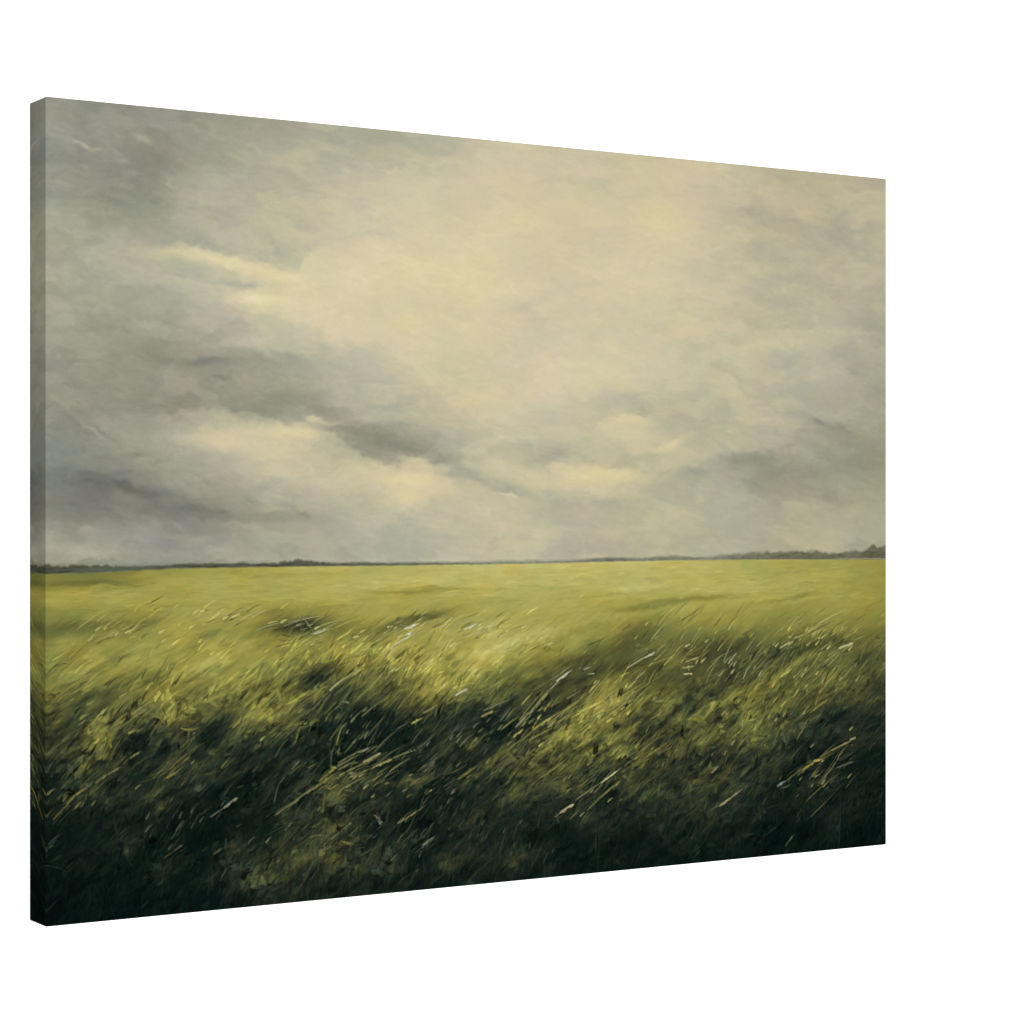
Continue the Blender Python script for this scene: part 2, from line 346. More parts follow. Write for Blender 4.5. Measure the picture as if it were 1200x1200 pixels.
# the far tree line: a soft band with an uneven top, then small dabs inside it
TX = np.array([34, 54, 90, 120, 150, 175, 200, 225, 245, 275, 300, 318, 335, 352, 375, 400, 440, 500, 560, 640, 680, 700, 720, 750, 780, 800, 830, 866, 885, 915, 945, 985, 1005, 1014, 1022, 1040])
TT = np.array([10.5, 10.5, 10, 9, 6, 5, 5.2, 5.8, 6.5, 5.2, 4.6, 6, 7.6, 7.4, 6, 4.4, 3.8, 2.8, 1.6, 1.4, 3, 5, 5.6, 4.6, 5, 5, 3, 7, 9, 10, 10.5, 9, 10, 14, 17, 15])
TC = np.array([62, 64, 68, 82, 92, 90, 86, 82, 78, 86, 90, 80, 76, 78, 86, 94, 100, 110, 128, 140, 128, 116, 116, 126, 118, 120, 134, 112, 102, 94, 90, 92, 92, 76, 70, 80])
def treeband(tx, tt, tc, base, seed, amp, alpha, soft):
    xr = PX
    top = np.interp(xr, tx, tt) * np.where(xr > 150, .85, 1)
    nz_ = cnoise(xr / 13, xr * 0 + seed, 4, .6, seed)
    top = top * (1 + amp * nz_)
    h = (np.interp(xr, HX, HYv) + base) - PY
    al = np.clip((top - h) / soft + .5, 0, 1) * np.clip(h / 1.4 + .5, 0, 1) * (top > .3)
    c = np.interp(xr, tx, tc) + cnoise(xr / 7, PY / 2.4, 3, .6, seed + 5) * 11 + np.clip(h, 0, 12) * 1.3
    far = np.clip((xr - 300) / 600, 0, 1)
    col = np.stack([c - 3 + 5 * far, c + 1, c - 17 - 3 * far], -1)
    P[...] += (col - P) * (al * alpha)[..., None]
treeband(np.array([34, 90, 112, 130, 160, 190, 215, 235, 262, 285, 310, 420, 800, 860, 890, 930, 980, 1040]),
         np.array([11, 12, 15, 15, 12, 10, 9, 9.5, 10, 8.5, 8, 5, 3, 8, 11, 11, 11, 14.]),
         np.array([118, 122, 126, 128, 130, 130, 128, 126, 128, 132, 134, 140, 140, 136, 132, 130, 130, 124.]), 0, 40, .5, .6, 3.)
treeband(TX, TT, TC + np.where(TX > 680, 8, 0) + np.where((TX > 400) & (TX < 700), 14, 0), 0, 60, .7, .8, 2.8)
for n in range(700):
    x = rng.uniform(34, 1040)
    tt = float(np.interp(x, TX, TT)); tc = float(np.interp(x, TX, TC)); yb = float(np.interp(x, HX, HYv))
    h = rng.uniform(0, .75) * tt
    cx, cy = to_canvas(x, yb - h); g = tc + rng.normal(0, 9)
    ln = rng.uniform(4, 16)
    stroke(cx - ln / 2, cy, cx + ln / 2, cy, rng.uniform(.7, 1.3), (g - 1, g + 1, g - 17), rng.uniform(.15, .45), 0, (.3, .3), .8, .0, .4)
for n in range(26):                                # a bluish strip of far field under the trees at the left
    x = rng.uniform(60, 190); cx, cy = to_canvas(x, float(np.interp(x, HX, HYv)) - rng.uniform(.5, 4))
    stroke(cx - 16, cy, cx + 16, cy, 1.1, (86, 100, 88), .35, 0, (.4, .4), .8, 0, .3)
for n in range(60):                                # pale mist line under the right hand trees
    x = rng.uniform(980, 1040); cx, cy = to_canvas(x, 654.6)
    stroke(cx - 8, cy, cx + 8, cy, 1, (140, 138, 112), .3, 0, (.4, .4), .8, 0, .3)

# field: level strokes far off, longer leaning blades near by
for n in range(17000):
    px = rng.uniform(40, 1042)
    d = rng.random() ** .85
    yh = float(np.interp(px, HX, HYv))
    dd = d * (1092 - yh)
    py = yh + 3 + dd
    cx, cy = to_canvas(px, py)
    if not (0 <= cx < NW and 0 <= cy < NH): continue
    near = min(dd / 150, 1)
    c = pick(cx, cy)
    lum = c[1]
    alo, ahi = .3, .75
    if dd < 45:
        ln = rng.uniform(12, 46); a = math.radians(rng.normal(1.5, 2.5)); w = rng.uniform(.8, 2.4)
        f = 1 + rng.normal(0, .04)
    elif dd < 120 + 40 * math.sin(px / 90):
        ln = rng.uniform(12, 36); a = math.radians(rng.normal(16 + dd * .1, 7)); w = rng.uniform(.9, 2.8)
        f = 1 + rng.normal(0, .04); alo, ahi = .2, .5
        if rng.random() < .02: f = rng.choice([.86, 1.1]); w = .7
    else:
        kind = rng.random()
        a = math.radians(rng.normal(40, 13))
        if kind < .28:                             # short broad dabs
            ln = rng.uniform(7, 16); w = rng.uniform(2.2, 5); a = math.radians(rng.normal(42, 30)); f = 1 + rng.normal(0, .16)
        elif kind < .72:                           # blades
            ln = rng.uniform(14, 38); w = rng.uniform(.7, 1.9)
            r = rng.random(); f = 1 + rng.normal(0, .1) if r < .4 else (rng.uniform(1.12, 1.5) if r < .68 else rng.uniform(.55, .85))
        else:                                      # fine scratches
            ln = rng.uniform(10, 26); w = rng.uniform(.5, .9)
            f = rng.uniform(1.15, 1.6) if rng.random() < .5 else rng.uniform(.55, .8)
        if dd > 270:                               # the low dark tangle: upright faint marks
            a = math.radians(rng.normal(66, 22)); f = 1 + (f - 1) * .7
    col = np.clip(c * f + (rng.normal(0, 2, 3) if f < 1.1 else np.array([3, 3, 0])), 2, 235)
    dx, dy = math.cos(a) * ln / 2, -math.sin(a) * ln / 2
    if cy + min(dy, -dy) < HOR[int(cx)] + 1.5 and dd > 6: continue
    stroke(cx - dx, cy - dy, cx + dx, cy + dy, w, col, rng.uniform(alo, ahi), rng.normal(-.03, .05), (.25, .7), .4, .2, rng.uniform(.3, 1))

# seed heads and single blades: x0, y0, x1, y1, width, colour, alpha, bend
CR = (196, 188, 138); BRT = (222, 214, 172); YL = (172, 162, 84); OL = (122, 118, 66); DM = (84, 86, 58); DK = (70, 72, 44); GR = (140, 142, 112); GN=(112,120,72)
BL = [
 (177,706,192,698,1.4,(92,86,36),.9,0),(144,766,163,750,1.0,(104,100,44),.7,.03),(146,764,165,749,.8,(186,178,100),.6,0),(55,791,80,777,1.3,(74,76,34),.85,.14),(96,782,110,776,1.2,(100,98,44),.6,.05),
 (80,815,102,803,1.2,YL,.8,0),(98,856,117,839,1.0,(150,144,72),.9,0),(112,842,127,828,2.2,(170,164,86),.95,0),(155,836,178,821,1.4,(168,160,96),.9,0),(160,833,172,831,1.2,(160,150,90),.7,0),
 (212,853,236,851,1.4,(156,146,62),.85,-.12),(216,838,230,812,2,(142,138,60),.7,.05),(50,889,80,864,1.0,(100,102,64),.8,.02),(120,749,146,737,1.1,(184,176,112),.8,.03),(128,746,140,742,1.4,(196,188,124),.6,0),
 (126,860,131,876,3,(138,132,46),.7,0),(184,834,192,848,2.6,(138,132,50),.7,0),(112,880,124,860,3,(112,110,48),.6,.05),(55,906,62,893,1.1,(96,98,72),.7,.05),(154,744,176,733,.9,(160,152,80),.5,0),
 (280,727,306,715,1.4,(204,198,124),.8,.02),(252,727,276,716,1.0,(186,178,108),.6,0),(262,735,282,728,1.2,(172,168,92),.6,0),(300,739,345,729,1.1,(178,178,124),.8,.05),(345,729,378,722,1.2,(186,184,136),.85,.03),
 (366,743,386,735,1.8,(208,202,150),.95,-.06),(358,726,368,742,1.0,(156,162,108),.75,0),(352,728,354,742,.9,(130,140,84),.6,0),(338,740,350,730,.9,(138,146,86),.6,0),(330,744,345,747,1.0,(78,80,44),.7,0),
 (330,756,352,752,1.2,(98,94,44),.4,0),(356,757,384,745,.9,(196,188,110),.6,.05),
 (452,762,480,745,1.7,(206,198,140),.85,0),(462,756,488,741,1.9,(218,211,160),.9,0),(474,737,491,731,2.1,(232,226,190),.95,0),(477,744,483,741,2,(232,224,188),.9,0),(500,731,530,722,1.0,(178,172,112),.6,.05),
 (440,745,472,722,1.0,(88,88,44),.7,.03),(454,742,486,720,1.1,(96,92,50),.7,.03),(484,726,520,717,1.0,(110,106,56),.7,.04),(430,742,462,722,.9,(176,170,92),.6,.02),(440,752,470,736,.9,(186,178,104),.6,.02),
 (386,810,404,794,2.2,(176,170,112),.95,.02),(394,802,424,782,1.7,(170,164,100),.85,0),(372,838,394,806,1.4,(120,124,66),.8,.05),(398,826,412,808,1.5,(136,136,112),.7,0),(402,822,410,824,1.6,(140,138,110),.5,0),
 (424,840,456,815,1.1,(136,134,78),.9,.02),(366,832,380,816,1.3,(132,132,76),.8,0),(362,858,384,818,1.4,(92,98,54),.8,.06),(386,868,400,848,1.5,(110,114,60),.7,0),(322,888,350,852,1.2,(88,90,50),.7,.05),
 (336,852,362,846,1.8,(132,132,58),.7,.08),(345,872,352,852,1.6,(100,108,54),.8,0),(388,902,392,872,1.2,(92,90,60),.8,.06),(394,874,401,850,1.8,(128,124,66),.9,.02),(396,886,398,874,1.8,(96,92,66),.7,0),
 (436,884,470,852,1.1,(124,122,84),.85,.03),(466,854,482,845,1.0,(120,118,84),.8,0),(482,848,496,841,1.9,(168,164,82),.95,0),(496,836,513,826,1.4,(160,156,84),.9,0),(510,840,513,828,1.2,(116,116,60),.7,0),
 (455,906,478,890,.9,DM,.6,0),(300,836,330,812,1.6,(140,140,64),.6,.03),(326,836,340,812,1.4,(96,94,52),.6,.03),(284,852,298,836,1.6,(132,134,60),.6,.05),(330,868,372,832,1.2,(96,92,62),.7,.02),
 (534,815,548,807,2.4,(214,208,164),.95,0),(560,812,572,807,1.2,(146,144,100),.7,0),(544,738,561,730,2.2,(228,220,176),.95,0),(530,733,560,724,1.0,(190,184,112),.7,0),(558,744,568,740,1.2,(204,196,130),.8,0),
 (585,745,622,732,1.0,(182,176,90),.6,.03),(530,726,552,716,1.0,(192,186,110),.6,0),(652,799,671,785,2.0,(214,208,170),.95,.02),(645,808,656,797,1.3,(190,186,138),.9,0),(620,838,650,803,1.9,(164,158,96),.95,.03),
 (604,853,624,832,2.3,(146,142,96),.9,.02),(566,833,596,820,1.1,(150,148,108),.9,0),(564,840,578,833,2.1,(156,150,84),.95,0),(586,846,600,828,1.4,(124,126,106),.8,.02),(630,833,666,818,1.0,(138,136,72),.85,0),(664,819,683,808,1.2,(158,154,100),.8,0),
 (684,785,694,781,1.3,(196,192,150),.8,0),(689,790,697,789,1.6,(170,168,124),.7,0),(745,757,751,755,1.8,(132,136,84),.7,0),(676,768,710,752,1.0,(112,114,62),.6,.02),(700,752,720,742,.9,(126,126,66),.5,0),
 (606,875,632,850,1.4,(146,142,72),.85,.03),(624,856,656,835,2.2,(176,166,84),.9,.02),(620,868,650,852,1.3,(164,156,80),.8,.02),(650,848,700,820,1.2,(160,150,66),.7,0),(660,835,690,812,1.3,(176,164,80),.7,0),
 (690,812,704,796,1.9,(184,176,98),.9,0),(684,826,720,784,1.4,(168,160,92),.9,.02),(690,842,722,822,1.5,(184,174,98),.9,.02),(714,838,738,819,1.9,(180,172,104),.9,.02),(716,832,782,788,1.3,(166,156,76),.8,.02),
 (660,868,716,828,1.2,(150,140,60),.7,.02),(734,784,768,764,1.5,(196,190,144),.85,.02),(756,771,768,764,1.8,(204,196,154),.9,0),(760,800,772,780,1.2,(166,160,100),.7,.02),(745,796,756,787,1.6,(176,170,124),.7,0),(770,762,782,755,1.1,(150,148,90),.7,0),
 (588,884,640,848,1.1,(130,126,60),.7,.02),(580,905,612,884,1.1,(112,110,56),.7,.02),(760,780,790,768,1.4,(170,162,84),.7,0),(536,914,560,897,2.0,(128,120,54),.85,.02),(520,922,540,910,1.1,DM,.7,0),
 (530,858,545,848,1.2,(84,92,66),.7,0),(551,878,560,864,2.6,(112,112,58),.6,.1),(576,892,590,880,2.6,(96,92,46),.5,0),
 (778,780,794,764,1.8,(190,180,90),.9,.02),(803,758,809,754,1.6,(206,198,144),.9,0),(788,772,803,758,1.1,(150,148,86),.7,0),(803,776,820,770,1.8,(186,178,112),.8,0),(800,783,814,780,1.9,(184,174,104),.8,0),(801,790,812,789,1.9,(196,186,120),.85,0),
 (840,791,852,779,1.0,(150,148,106),.8,0),(853,778,864,765,1.6,(160,158,122),.9,0),(812,762,840,750,.9,(118,118,62),.6,0),(786,742,832,704,.9,(160,152,80),.6,.02),(780,735,826,708,.8,(150,144,74),.5,0),
 (914,760,930,751,2.6,(192,184,112),.9,.04),(930,748,946,743,1.4,(200,192,120),.85,0),(944,742,962,731,2.2,(188,178,92),.95,.02),(958,732,992,714,1.4,(204,196,126),.95,.02),(950,733,962,715,1.1,(176,166,88),.7,.02),(978,737,998,725,1.2,(184,176,96),.8,.0),(994,726,1010,717,.9,(164,156,90),.7,0),
 (966,776,986,762,1.8,(168,160,90),.9,.03),(983,760,1000,754,3.2,(208,200,138),.95,.02),(1001,751,1014,745,1.1,(180,174,110),.85,.05),(928,788,966,752,1.1,(156,150,78),.8,.02),(888,770,904,756,1.1,(160,152,84),.7,.02),(895,784,934,748,1.0,(166,158,96),.7,.02),
 (898,782,916,762,1.6,(46,52,38),.7,0),(908,780,928,762,1.2,(52,58,42),.6,0),(880,790,898,766,1.0,(150,142,70),.7,.02),(870,800,896,776,1.2,(156,146,66),.6,.02),(930,800,950,778,1.3,(168,160,86),.7,.02),(945,788,962,768,1.2,(158,150,78),.7,.02),
 (953,833,974,817,2.4,(142,140,64),.95,.03),(932,845,948,826,1.0,(112,110,56),.7,0),(866,874,880,858,1.2,(146,140,90),.8,0),(857,873,862,867,2.0,(160,152,104),.8,0),(872,858,898,828,1.1,(128,122,60),.7,.02),(872,846,878,832,3,(140,130,44),.7,0),
 (812,842,826,844,3.4,(150,140,44),.8,0),(780,876,793,866,1.3,(124,122,66),.8,0),(700,934,728,901,1.0,(112,110,64),.5,.02),(894,782,908,770,1.0,(176,170,110),.6,0),
 (674,938,712,911,1.1,(150,146,96),.9,0),(704,918,728,900,1.7,(186,180,126),.95,0),(650,958,660,950,1.0,(104,100,68),.9,0),(656,953,673,942,2.6,(166,158,112),.95,.03),(668,960,680,948,1.1,(112,104,62),.8,0),
 (688,950,727,914,1.7,(104,102,56),.9,.02),(680,966,694,944,1.0,(88,86,50),.7,.02),(698,1000,702,952,1.1,(46,56,42),.8,.03),(618,927,634,911,1.2,(126,120,64),.8,.05),(632,912,665,888,1.6,(138,130,62),.9,-.03),
 (742,900,790,866,1.3,(120,114,58),.8,.02),(758,886,774,876,2.4,(140,132,56),.8,0),(592,920,606,902,1.8,(100,96,44),.7,0),(596,912,620,886,1.2,(112,106,50),.7,.03),(583,940,590,928,1.2,(84,82,56),.6,0),
 (843,945,858,934,2.1,(168,156,112),.95,.02),(856,935,870,925,1.7,(146,138,108),.9,.02),(832,949,844,943,1.0,(96,90,56),.8,0),(834,906,842,897,2.3,(150,138,96),.9,0),(822,924,834,907,1.1,(84,80,58),.8,.02),(842,897,856,880,.9,(84,80,52),.7,0),
 (911,922,920,915,3.0,(122,130,112),.9,.05),(916,924,926,920,1.2,(96,100,84),.7,0),(920,916,950,895,1.2,(104,100,60),.9,.02),(940,903,958,891,2.2,(150,138,62),.9,.02),(953,892,966,889,3.0,(172,152,74),.95,0),(960,888,990,871,1.1,(120,112,58),.9,.02),(974,880,1002,865,1.6,(140,132,82),.9,0),(996,867,1003,864,2.2,(168,158,110),.9,0),
 (944,940,986,905,1.2,(98,92,48),.9,.03),(950,958,974,934,1.3,(86,84,56),.85,.02),(960,950,986,920,1.0,(62,62,40),.7,.02),(980,900,1002,892,2.0,(84,84,66),.8,.02),(984,892,1002,880,1.0,(88,80,50),.7,0),(920,992,932,976,1.8,(70,76,60),.85,.02),(934,958,940,946,1.2,(64,70,52),.7,0),
 (983,990,986,930,2.2,(38,44,36),.6,0),(1018,880,1030,866,1.0,(70,72,58),.7,.05),(1010,858,1030,844,.9,(66,70,52),.6,0),(935,850,942,846,1.5,(84,88,76),.6,0),(936,852,948,848,1.3,(70,76,64),.7,0),
 (322,956,350,936,1.3,(110,108,66),.9,.02),(338,946,368,922,2.0,(122,118,74),.9,.02),(366,926,398,904,1.9,(136,132,66),.9,.02),(374,916,396,898,2.8,(132,128,60),.85,.02),(388,899,396,900,2.2,(146,140,86),.8,0),
 (398,908,428,894,1.6,(134,130,72),.9,0),(426,894,447,882,2.1,(166,158,104),.95,.02),(396,898,424,882,1.1,(122,120,88),.9,0),(422,882,434,876,1.6,(138,136,106),.8,0),(418,908,446,895,1.4,(140,134,76),.9,0),(440,898,462,889,2.0,(154,148,84),.9,.02),(460,889,492,878,1.2,(148,144,98),.9,.03),
 (376,922,396,926,1.6,(124,118,60),.7,.1),(396,930,412,918,1.2,(128,120,66),.8,.08),(404,926,416,928,1.4,(110,106,78),.7,.05),(408,906,420,908,3.0,(126,120,78),.7,.1),(378,953,381,928,1.9,(96,92,50),.85,0),(342,902,352,890,1.8,(92,94,76),.85,0),
 (322,940,328,916,1.3,(76,84,66),.8,.05),(328,918,336,908,1.2,(88,92,76),.7,0),(466,965,476,958,2.6,(112,104,66),.9,0),(474,961,500,943,1.7,(124,116,64),.9,.02),(492,946,506,930,1.4,(84,82,60),.7,.0),(438,955,447,966,1.8,(98,98,70),.85,.15),(444,966,448,962,2.2,(92,94,70),.7,0),
 (495,991,510,980,2.3,(96,106,78),.9,.03),(486,1000,498,990,1.1,(64,74,58),.8,0),(457,1009,467,1000,1.4,(96,96,72),.85,0),(502,904,514,886,2.4,(84,82,64),.8,.1),(500,900,516,884,1.0,(112,110,84),.7,0),(388,984,400,973,1.3,(112,108,66),.85,0),(402,972,412,964,1.8,(96,98,72),.8,.02),
 (362,982,384,980,1.2,(104,98,54),.8,.1),(310,980,376,958,1.0,(64,66,46),.7,.05),(296,905,304,896,.9,DM,.8,0),(350,1042,360,1026,1.8,(60,58,40),.7,0),(404,1024,416,1016,2.2,(48,54,38),.8,.1),(400,986,416,990,2.8,(98,92,50),.8,0),
 (112,918,128,906,1.9,(112,108,60),.9,.03),(126,908,143,898,1.6,(118,114,66),.9,.02),(144,896,152,888,1.1,(96,94,54),.8,0),(152,889,166,880,1.8,(124,120,66),.9,.02),(195,912,208,904,2.4,(122,116,48),.9,.02),(206,905,218,896,1.2,(104,100,50),.85,0),(176,910,202,899,1.2,(92,92,44),.8,.03),
 (78,943,90,930,2.0,(112,106,50),.95,.02),(88,932,101,923,1.9,(122,116,58),.9,0),(62,961,82,940,1.6,(88,84,44),.9,.02),(52,960,64,946,1.2,(72,72,38),.9,.03),(246,958,266,945,1.3,(112,112,90),.9,.02),(262,947,279,934,1.9,(134,132,98),.9,.02),(206,974,216,960,1.1,(96,92,68),.85,.02),(200,984,207,973,.9,(64,66,48),.8,0),
 (192,1006,206,996,1.2,(80,76,46),.85,.02),(204,997,214,990,2.0,(70,70,54),.8,0),(250,1001,262,993,2.2,(70,72,46),.85,0),(258,1032,266,1017,1.6,(60,62,48),.8,.02),(54,1004,58,990,1.0,(56,66,52),.8,.1),(57,990,72,976,1.2,(66,72,56),.8,.05),(52,1014,78,1022,1.0,(46,50,42),.6,.06),
 (140,978,152,968,1.1,(54,60,52),.7,0),(100,950,104,925,.9,(36,44,40),.5,0),(223,972,231,958,1.0,(66,72,54),.7,0),(262,932,272,918,1.3,(64,68,52),.7,0),(232,934,244,922,.9,(56,62,46),.6,0),(170,936,186,934,1.4,(84,80,46),.7,.2),
]
CL = np.clip(.35 + 1.6 * fbm(16, 26, 171, 2), .03, 1)
# many thin ones the wind combs through the middle distance
for n in range(1500):
    px = rng.uniform(50, 1040); py = rng.uniform(700, 960) if rng.random() < .75 else rng.uniform(860, 1060)
    cx, cy = to_canvas(px, py)
    if not (0 <= cx < NW and 0 <= cy < NH): continue
    c = pick(cx, cy, P)
    if rng.random() > np.clip(c[1] / 110, .12, 1): continue
    if py < 800 and rng.random() > CL[int(cy), int(cx)] * np.clip((py - 700) / 70, .1, 1): continue
    k = (py - 690) / 160
    a = math.radians(rng.normal(26 + 14 * min(k, 1), 8)); ln = rng.uniform(9, 30)
    up = rng.random() < .62
    col = np.clip(c * (rng.uniform(1.15, 1.4) if up else rng.uniform(.6, .8)) + (6 if up else 0), 0, 225)
    stroke(cx, cy, cx + math.cos(a) * ln, cy - math.sin(a) * ln, rng.uniform(.5, .95), col, rng.uniform(.4, .8), rng.normal(-.03, .03), (.3, .8), .6, 0, 1.)

for n in range(1700):                              # flat touches of a loaded knife in the near tangle
    px = rng.uniform(50, 1038); py = rng.uniform(850, 1070)
    cx, cy = to_canvas(px, py); cx = float(cx); cy = float(cy)
    if not (0 <= cx < NW - 1 and 0 <= cy < NH - 1): continue
    t = pick(cx, cy)
    q = cnoise(np.array([px / 42.]), np.array([py / 34.]), 2, .5, 44)[0]
    if rng.random() > np.clip(q * 2.6 + .12, .03, 1) * np.clip(t[1] / 50, .15, 1): continue
    a = math.radians(rng.normal(35, 42)); ln = rng.uniform(9, 18); w = rng.uniform(1.2, 2.8)
    up = rng.random() < .6
    col = t * rng.uniform(1.08, 1.35) + np.array([10, 8, 5]) * rng.uniform(0, 1.3) if up else t * rng.uniform(.5, .78)
    stroke(cx, cy, cx + math.cos(a) * ln, cy - math.sin(a) * ln, w, np.clip(col, 2, 190), rng.uniform(.35, .75), rng.normal(0, .08), (.15, .25), .3, .35, .9)
for n in range(1500):                              # ragged knife marks, several bristles wide
    px = rng.uniform(50, 1038); py = rng.uniform(815, 1075)
    cx, cy = to_canvas(px, py); cx = float(cx); cy = float(cy)
    if not (0 <= cx < NW - 1 and 0 <= cy < NH - 1): continue
    t = pick(cx, cy)
    q = cnoise(np.array([px / 55.]), np.array([py / 40.]), 2, .5, 47)[0]
    if rng.random() > np.clip(q * 2.8 + .2, .04, 1) * np.clip(t[1] / 42, .22, 1): continue
    a = math.radians(rng.normal(36, 34)); L0 = rng.uniform(7, 17); up = rng.random() < .62
    col = t * rng.uniform(1.15, 1.5) + np.array([9, 8, 6]) * rng.uniform(.2, 1.4) if up else t * rng.uniform(.4, .7)
    ox, oy = -math.sin(a), -math.cos(a); al = rng.uniform(.35, .75); nb = int(rng.integers(2, 6))
    for b_ in range(nb):
        o = (b_ - nb / 2) * 1.5; l0 = rng.uniform(-.3, .2) * L0; l1 = l0 + L0 * rng.uniform(.5, 1.1)
        stroke(cx + math.cos(a) * l0 + ox * o, cy - math.sin(a) * l0 + oy * o, cx + math.cos(a) * l1 + ox * o, cy - math.sin(a) * l1 + oy * o,
               rng.uniform(.9, 1.5), np.clip(col * rng.uniform(.88, 1.1), 2, 180), al, rng.normal(0, .04), (.12, .2), .35, 0, 1.)
AF = 39 + 30 * cnoise(PX / 90, PY / 60, 2, .5, 33)
CL2 = np.clip(.25 + 1.7 * cnoise(bu / 60, bv / 26, 3, .6, 36), .02, 1)
for n in range(2800):
    px = rng.uniform(46, 1040); py = rng.uniform(715, 1075)
    cx, cy = to_canvas(px, py); cx = float(cx); cy = float(cy)
    if not (0 <= cx < NW - 1 and 0 <= cy < NH - 1): continue
    iy, ix = int(cy), int(cx)
    t = pick(cx, cy); lum = t[1]; dd = py - float(np.interp(px, HX, HYv))
    if rng.random() > CL2[iy, ix] * np.clip((py - 700) / 90, .12, 1) * np.clip(lum / 85, .1, 1): continue
    a = math.radians(AF[iy, ix] + rng.normal(0, 7)); k = min(1, dd / 170)
    r = rng.random()
    if r < .46:                                    # pale blades
        ln = rng.uniform(12, 42) * (.5 + .6 * k); w = rng.uniform(.42, .85)
        col = t * rng.uniform(1.1, 1.3) + np.array([19, 17, 10]) * rng.uniform(.4, 1.2)
    elif r < .8:                                  # dark gaps between them
        ln = rng.uniform(8, 26); w = rng.uniform(.6, 1.5); col = t * rng.uniform(.45, .7) if k > .75 else t * .85
    else:                                          # seed heads and short touches
        ln = rng.uniform(7, 14); w = rng.uniform(.8, 1.5); col = t * rng.uniform(1.05, 1.2) + np.array([30, 27, 16]) * rng.uniform(.4, 1.1)
    if k < .5: ln *= .7; col = t + (col - t) * .6
    stroke(cx, cy, cx + math.cos(a) * ln, cy - math.sin(a) * ln, w, np.clip(col, 2, 215), rng.uniform(.5, .9), rng.normal(-.035, .03), (.15, .7), .45, 0, 1.1)

CLU = [ # clusters of combed blades: x, y, spread x, spread y, how many, lean, colour
 (480,742,45,13,44,27,(190,182,112)),(430,790,42,18,34,38,(156,152,88)),(640,858,46,24,60,40,(160,152,78)),(715,825,42,26,64,41,(168,160,84)),(810,768,42,20,44,40,(164,156,90)),
 (870,782,32,18,28,50,(140,138,92)),(945,745,46,22,60,38,(172,164,92)),(960,795,44,26,50,45,(146,138,72)),(895,838,52,24,54,46,(134,127,58)),(335,842,52,20,44,38,(128,127,64)),
 (425,858,42,28,40,50,(98,99,62)),(415,908,56,18,52,27,(136,128,72)),(482,918,42,16,34,28,(106,100,64)),(700,925,42,22,30,40,(116,110,68)),(960,902,42,24,44,38,(112,104,62)),
 (590,900,44,22,40,42,(104,98,54)),(130,852,54,22,44,40,(126,121,60)),(200,905,54,15,28,35,(98,94,50)),(85,938,34,18,22,44,(92,88,46)),(500,872,36,28,30,42,(88,90,60)),
 (355,733,46,8,26,20,(168,165,98)),(140,742,64,12,34,30,(164,158,88)),(265,722,40,9,22,20,(182,176,104)),(560,735,34,8,22,27,(192,185,118)),(620,750,44,14,26,25,(172,164,86)),
 (800,885,44,22,44,52,(98,93,48)),(350,985,60,26,44,36,(84,80,46)),(745,885,40,16,26,36,(116,110,54)),(560,860,30,24,26,38,(92,96,62)),(760,735,40,18,24,40,(138,136,70)),
 (830,725,50,14,26,40,(156,150,76)),(540,960,60,30,34,58,(58,62,42)),(220,960,60,24,26,52,(62,64,46)),(600,1000,50,22,24,62,(56,58,40)),(880,920,40,24,24,58,(66,66,42)),(470,985,40,20,22,44,(66,70,50)),
]
for (x, y, sx2, sy2, cnt, lean, col) in CLU:
    for q in range(cnt):
        px = x + rng.normal(0, sx2 * .6); py = y + rng.normal(0, sy2 * .6)
        if py > 1085 or px < 44 or px > 1036: continue
        cx, cy = to_canvas(px, py); cx = float(cx); cy = float(cy)
        if not (1 <= cx < NW - 1 and 1 <= cy < NH - 1): continue
        t = pick(cx, cy, P); a = math.radians(lean + rng.normal(0, 7)); r = rng.random()
        ln = rng.choice([8, 14, 24, 40]) * rng.uniform(.7, 1.3)
        if r < .62: c_ = np.array(col) * rng.uniform(.72, 1.12); w = rng.uniform(.4, .8); al = rng.uniform(.45, .9)
        elif r < .8: c_ = np.array(col) * rng.uniform(.95, 1.15) + 6; w = rng.uniform(.8, 1.3); ln = rng.uniform(7, 13); al = .75
        else: c_ = t * (rng.uniform(.4, .65) if y > 770 else .78); w = rng.uniform(.6, 1.5); al = rng.uniform(.4, .8); ln = min(ln, 26)
        if r < .8: c_ = c_ + np.array([1, 4, 13]) * min(1, c_[1] / 120)
        stroke(cx, cy, cx + math.cos(a) * ln, cy - math.sin(a) * ln, w, np.clip(c_, 2, 225), al, rng.normal(-.03, .03), (.15, .6), .45, 0, 1.2)
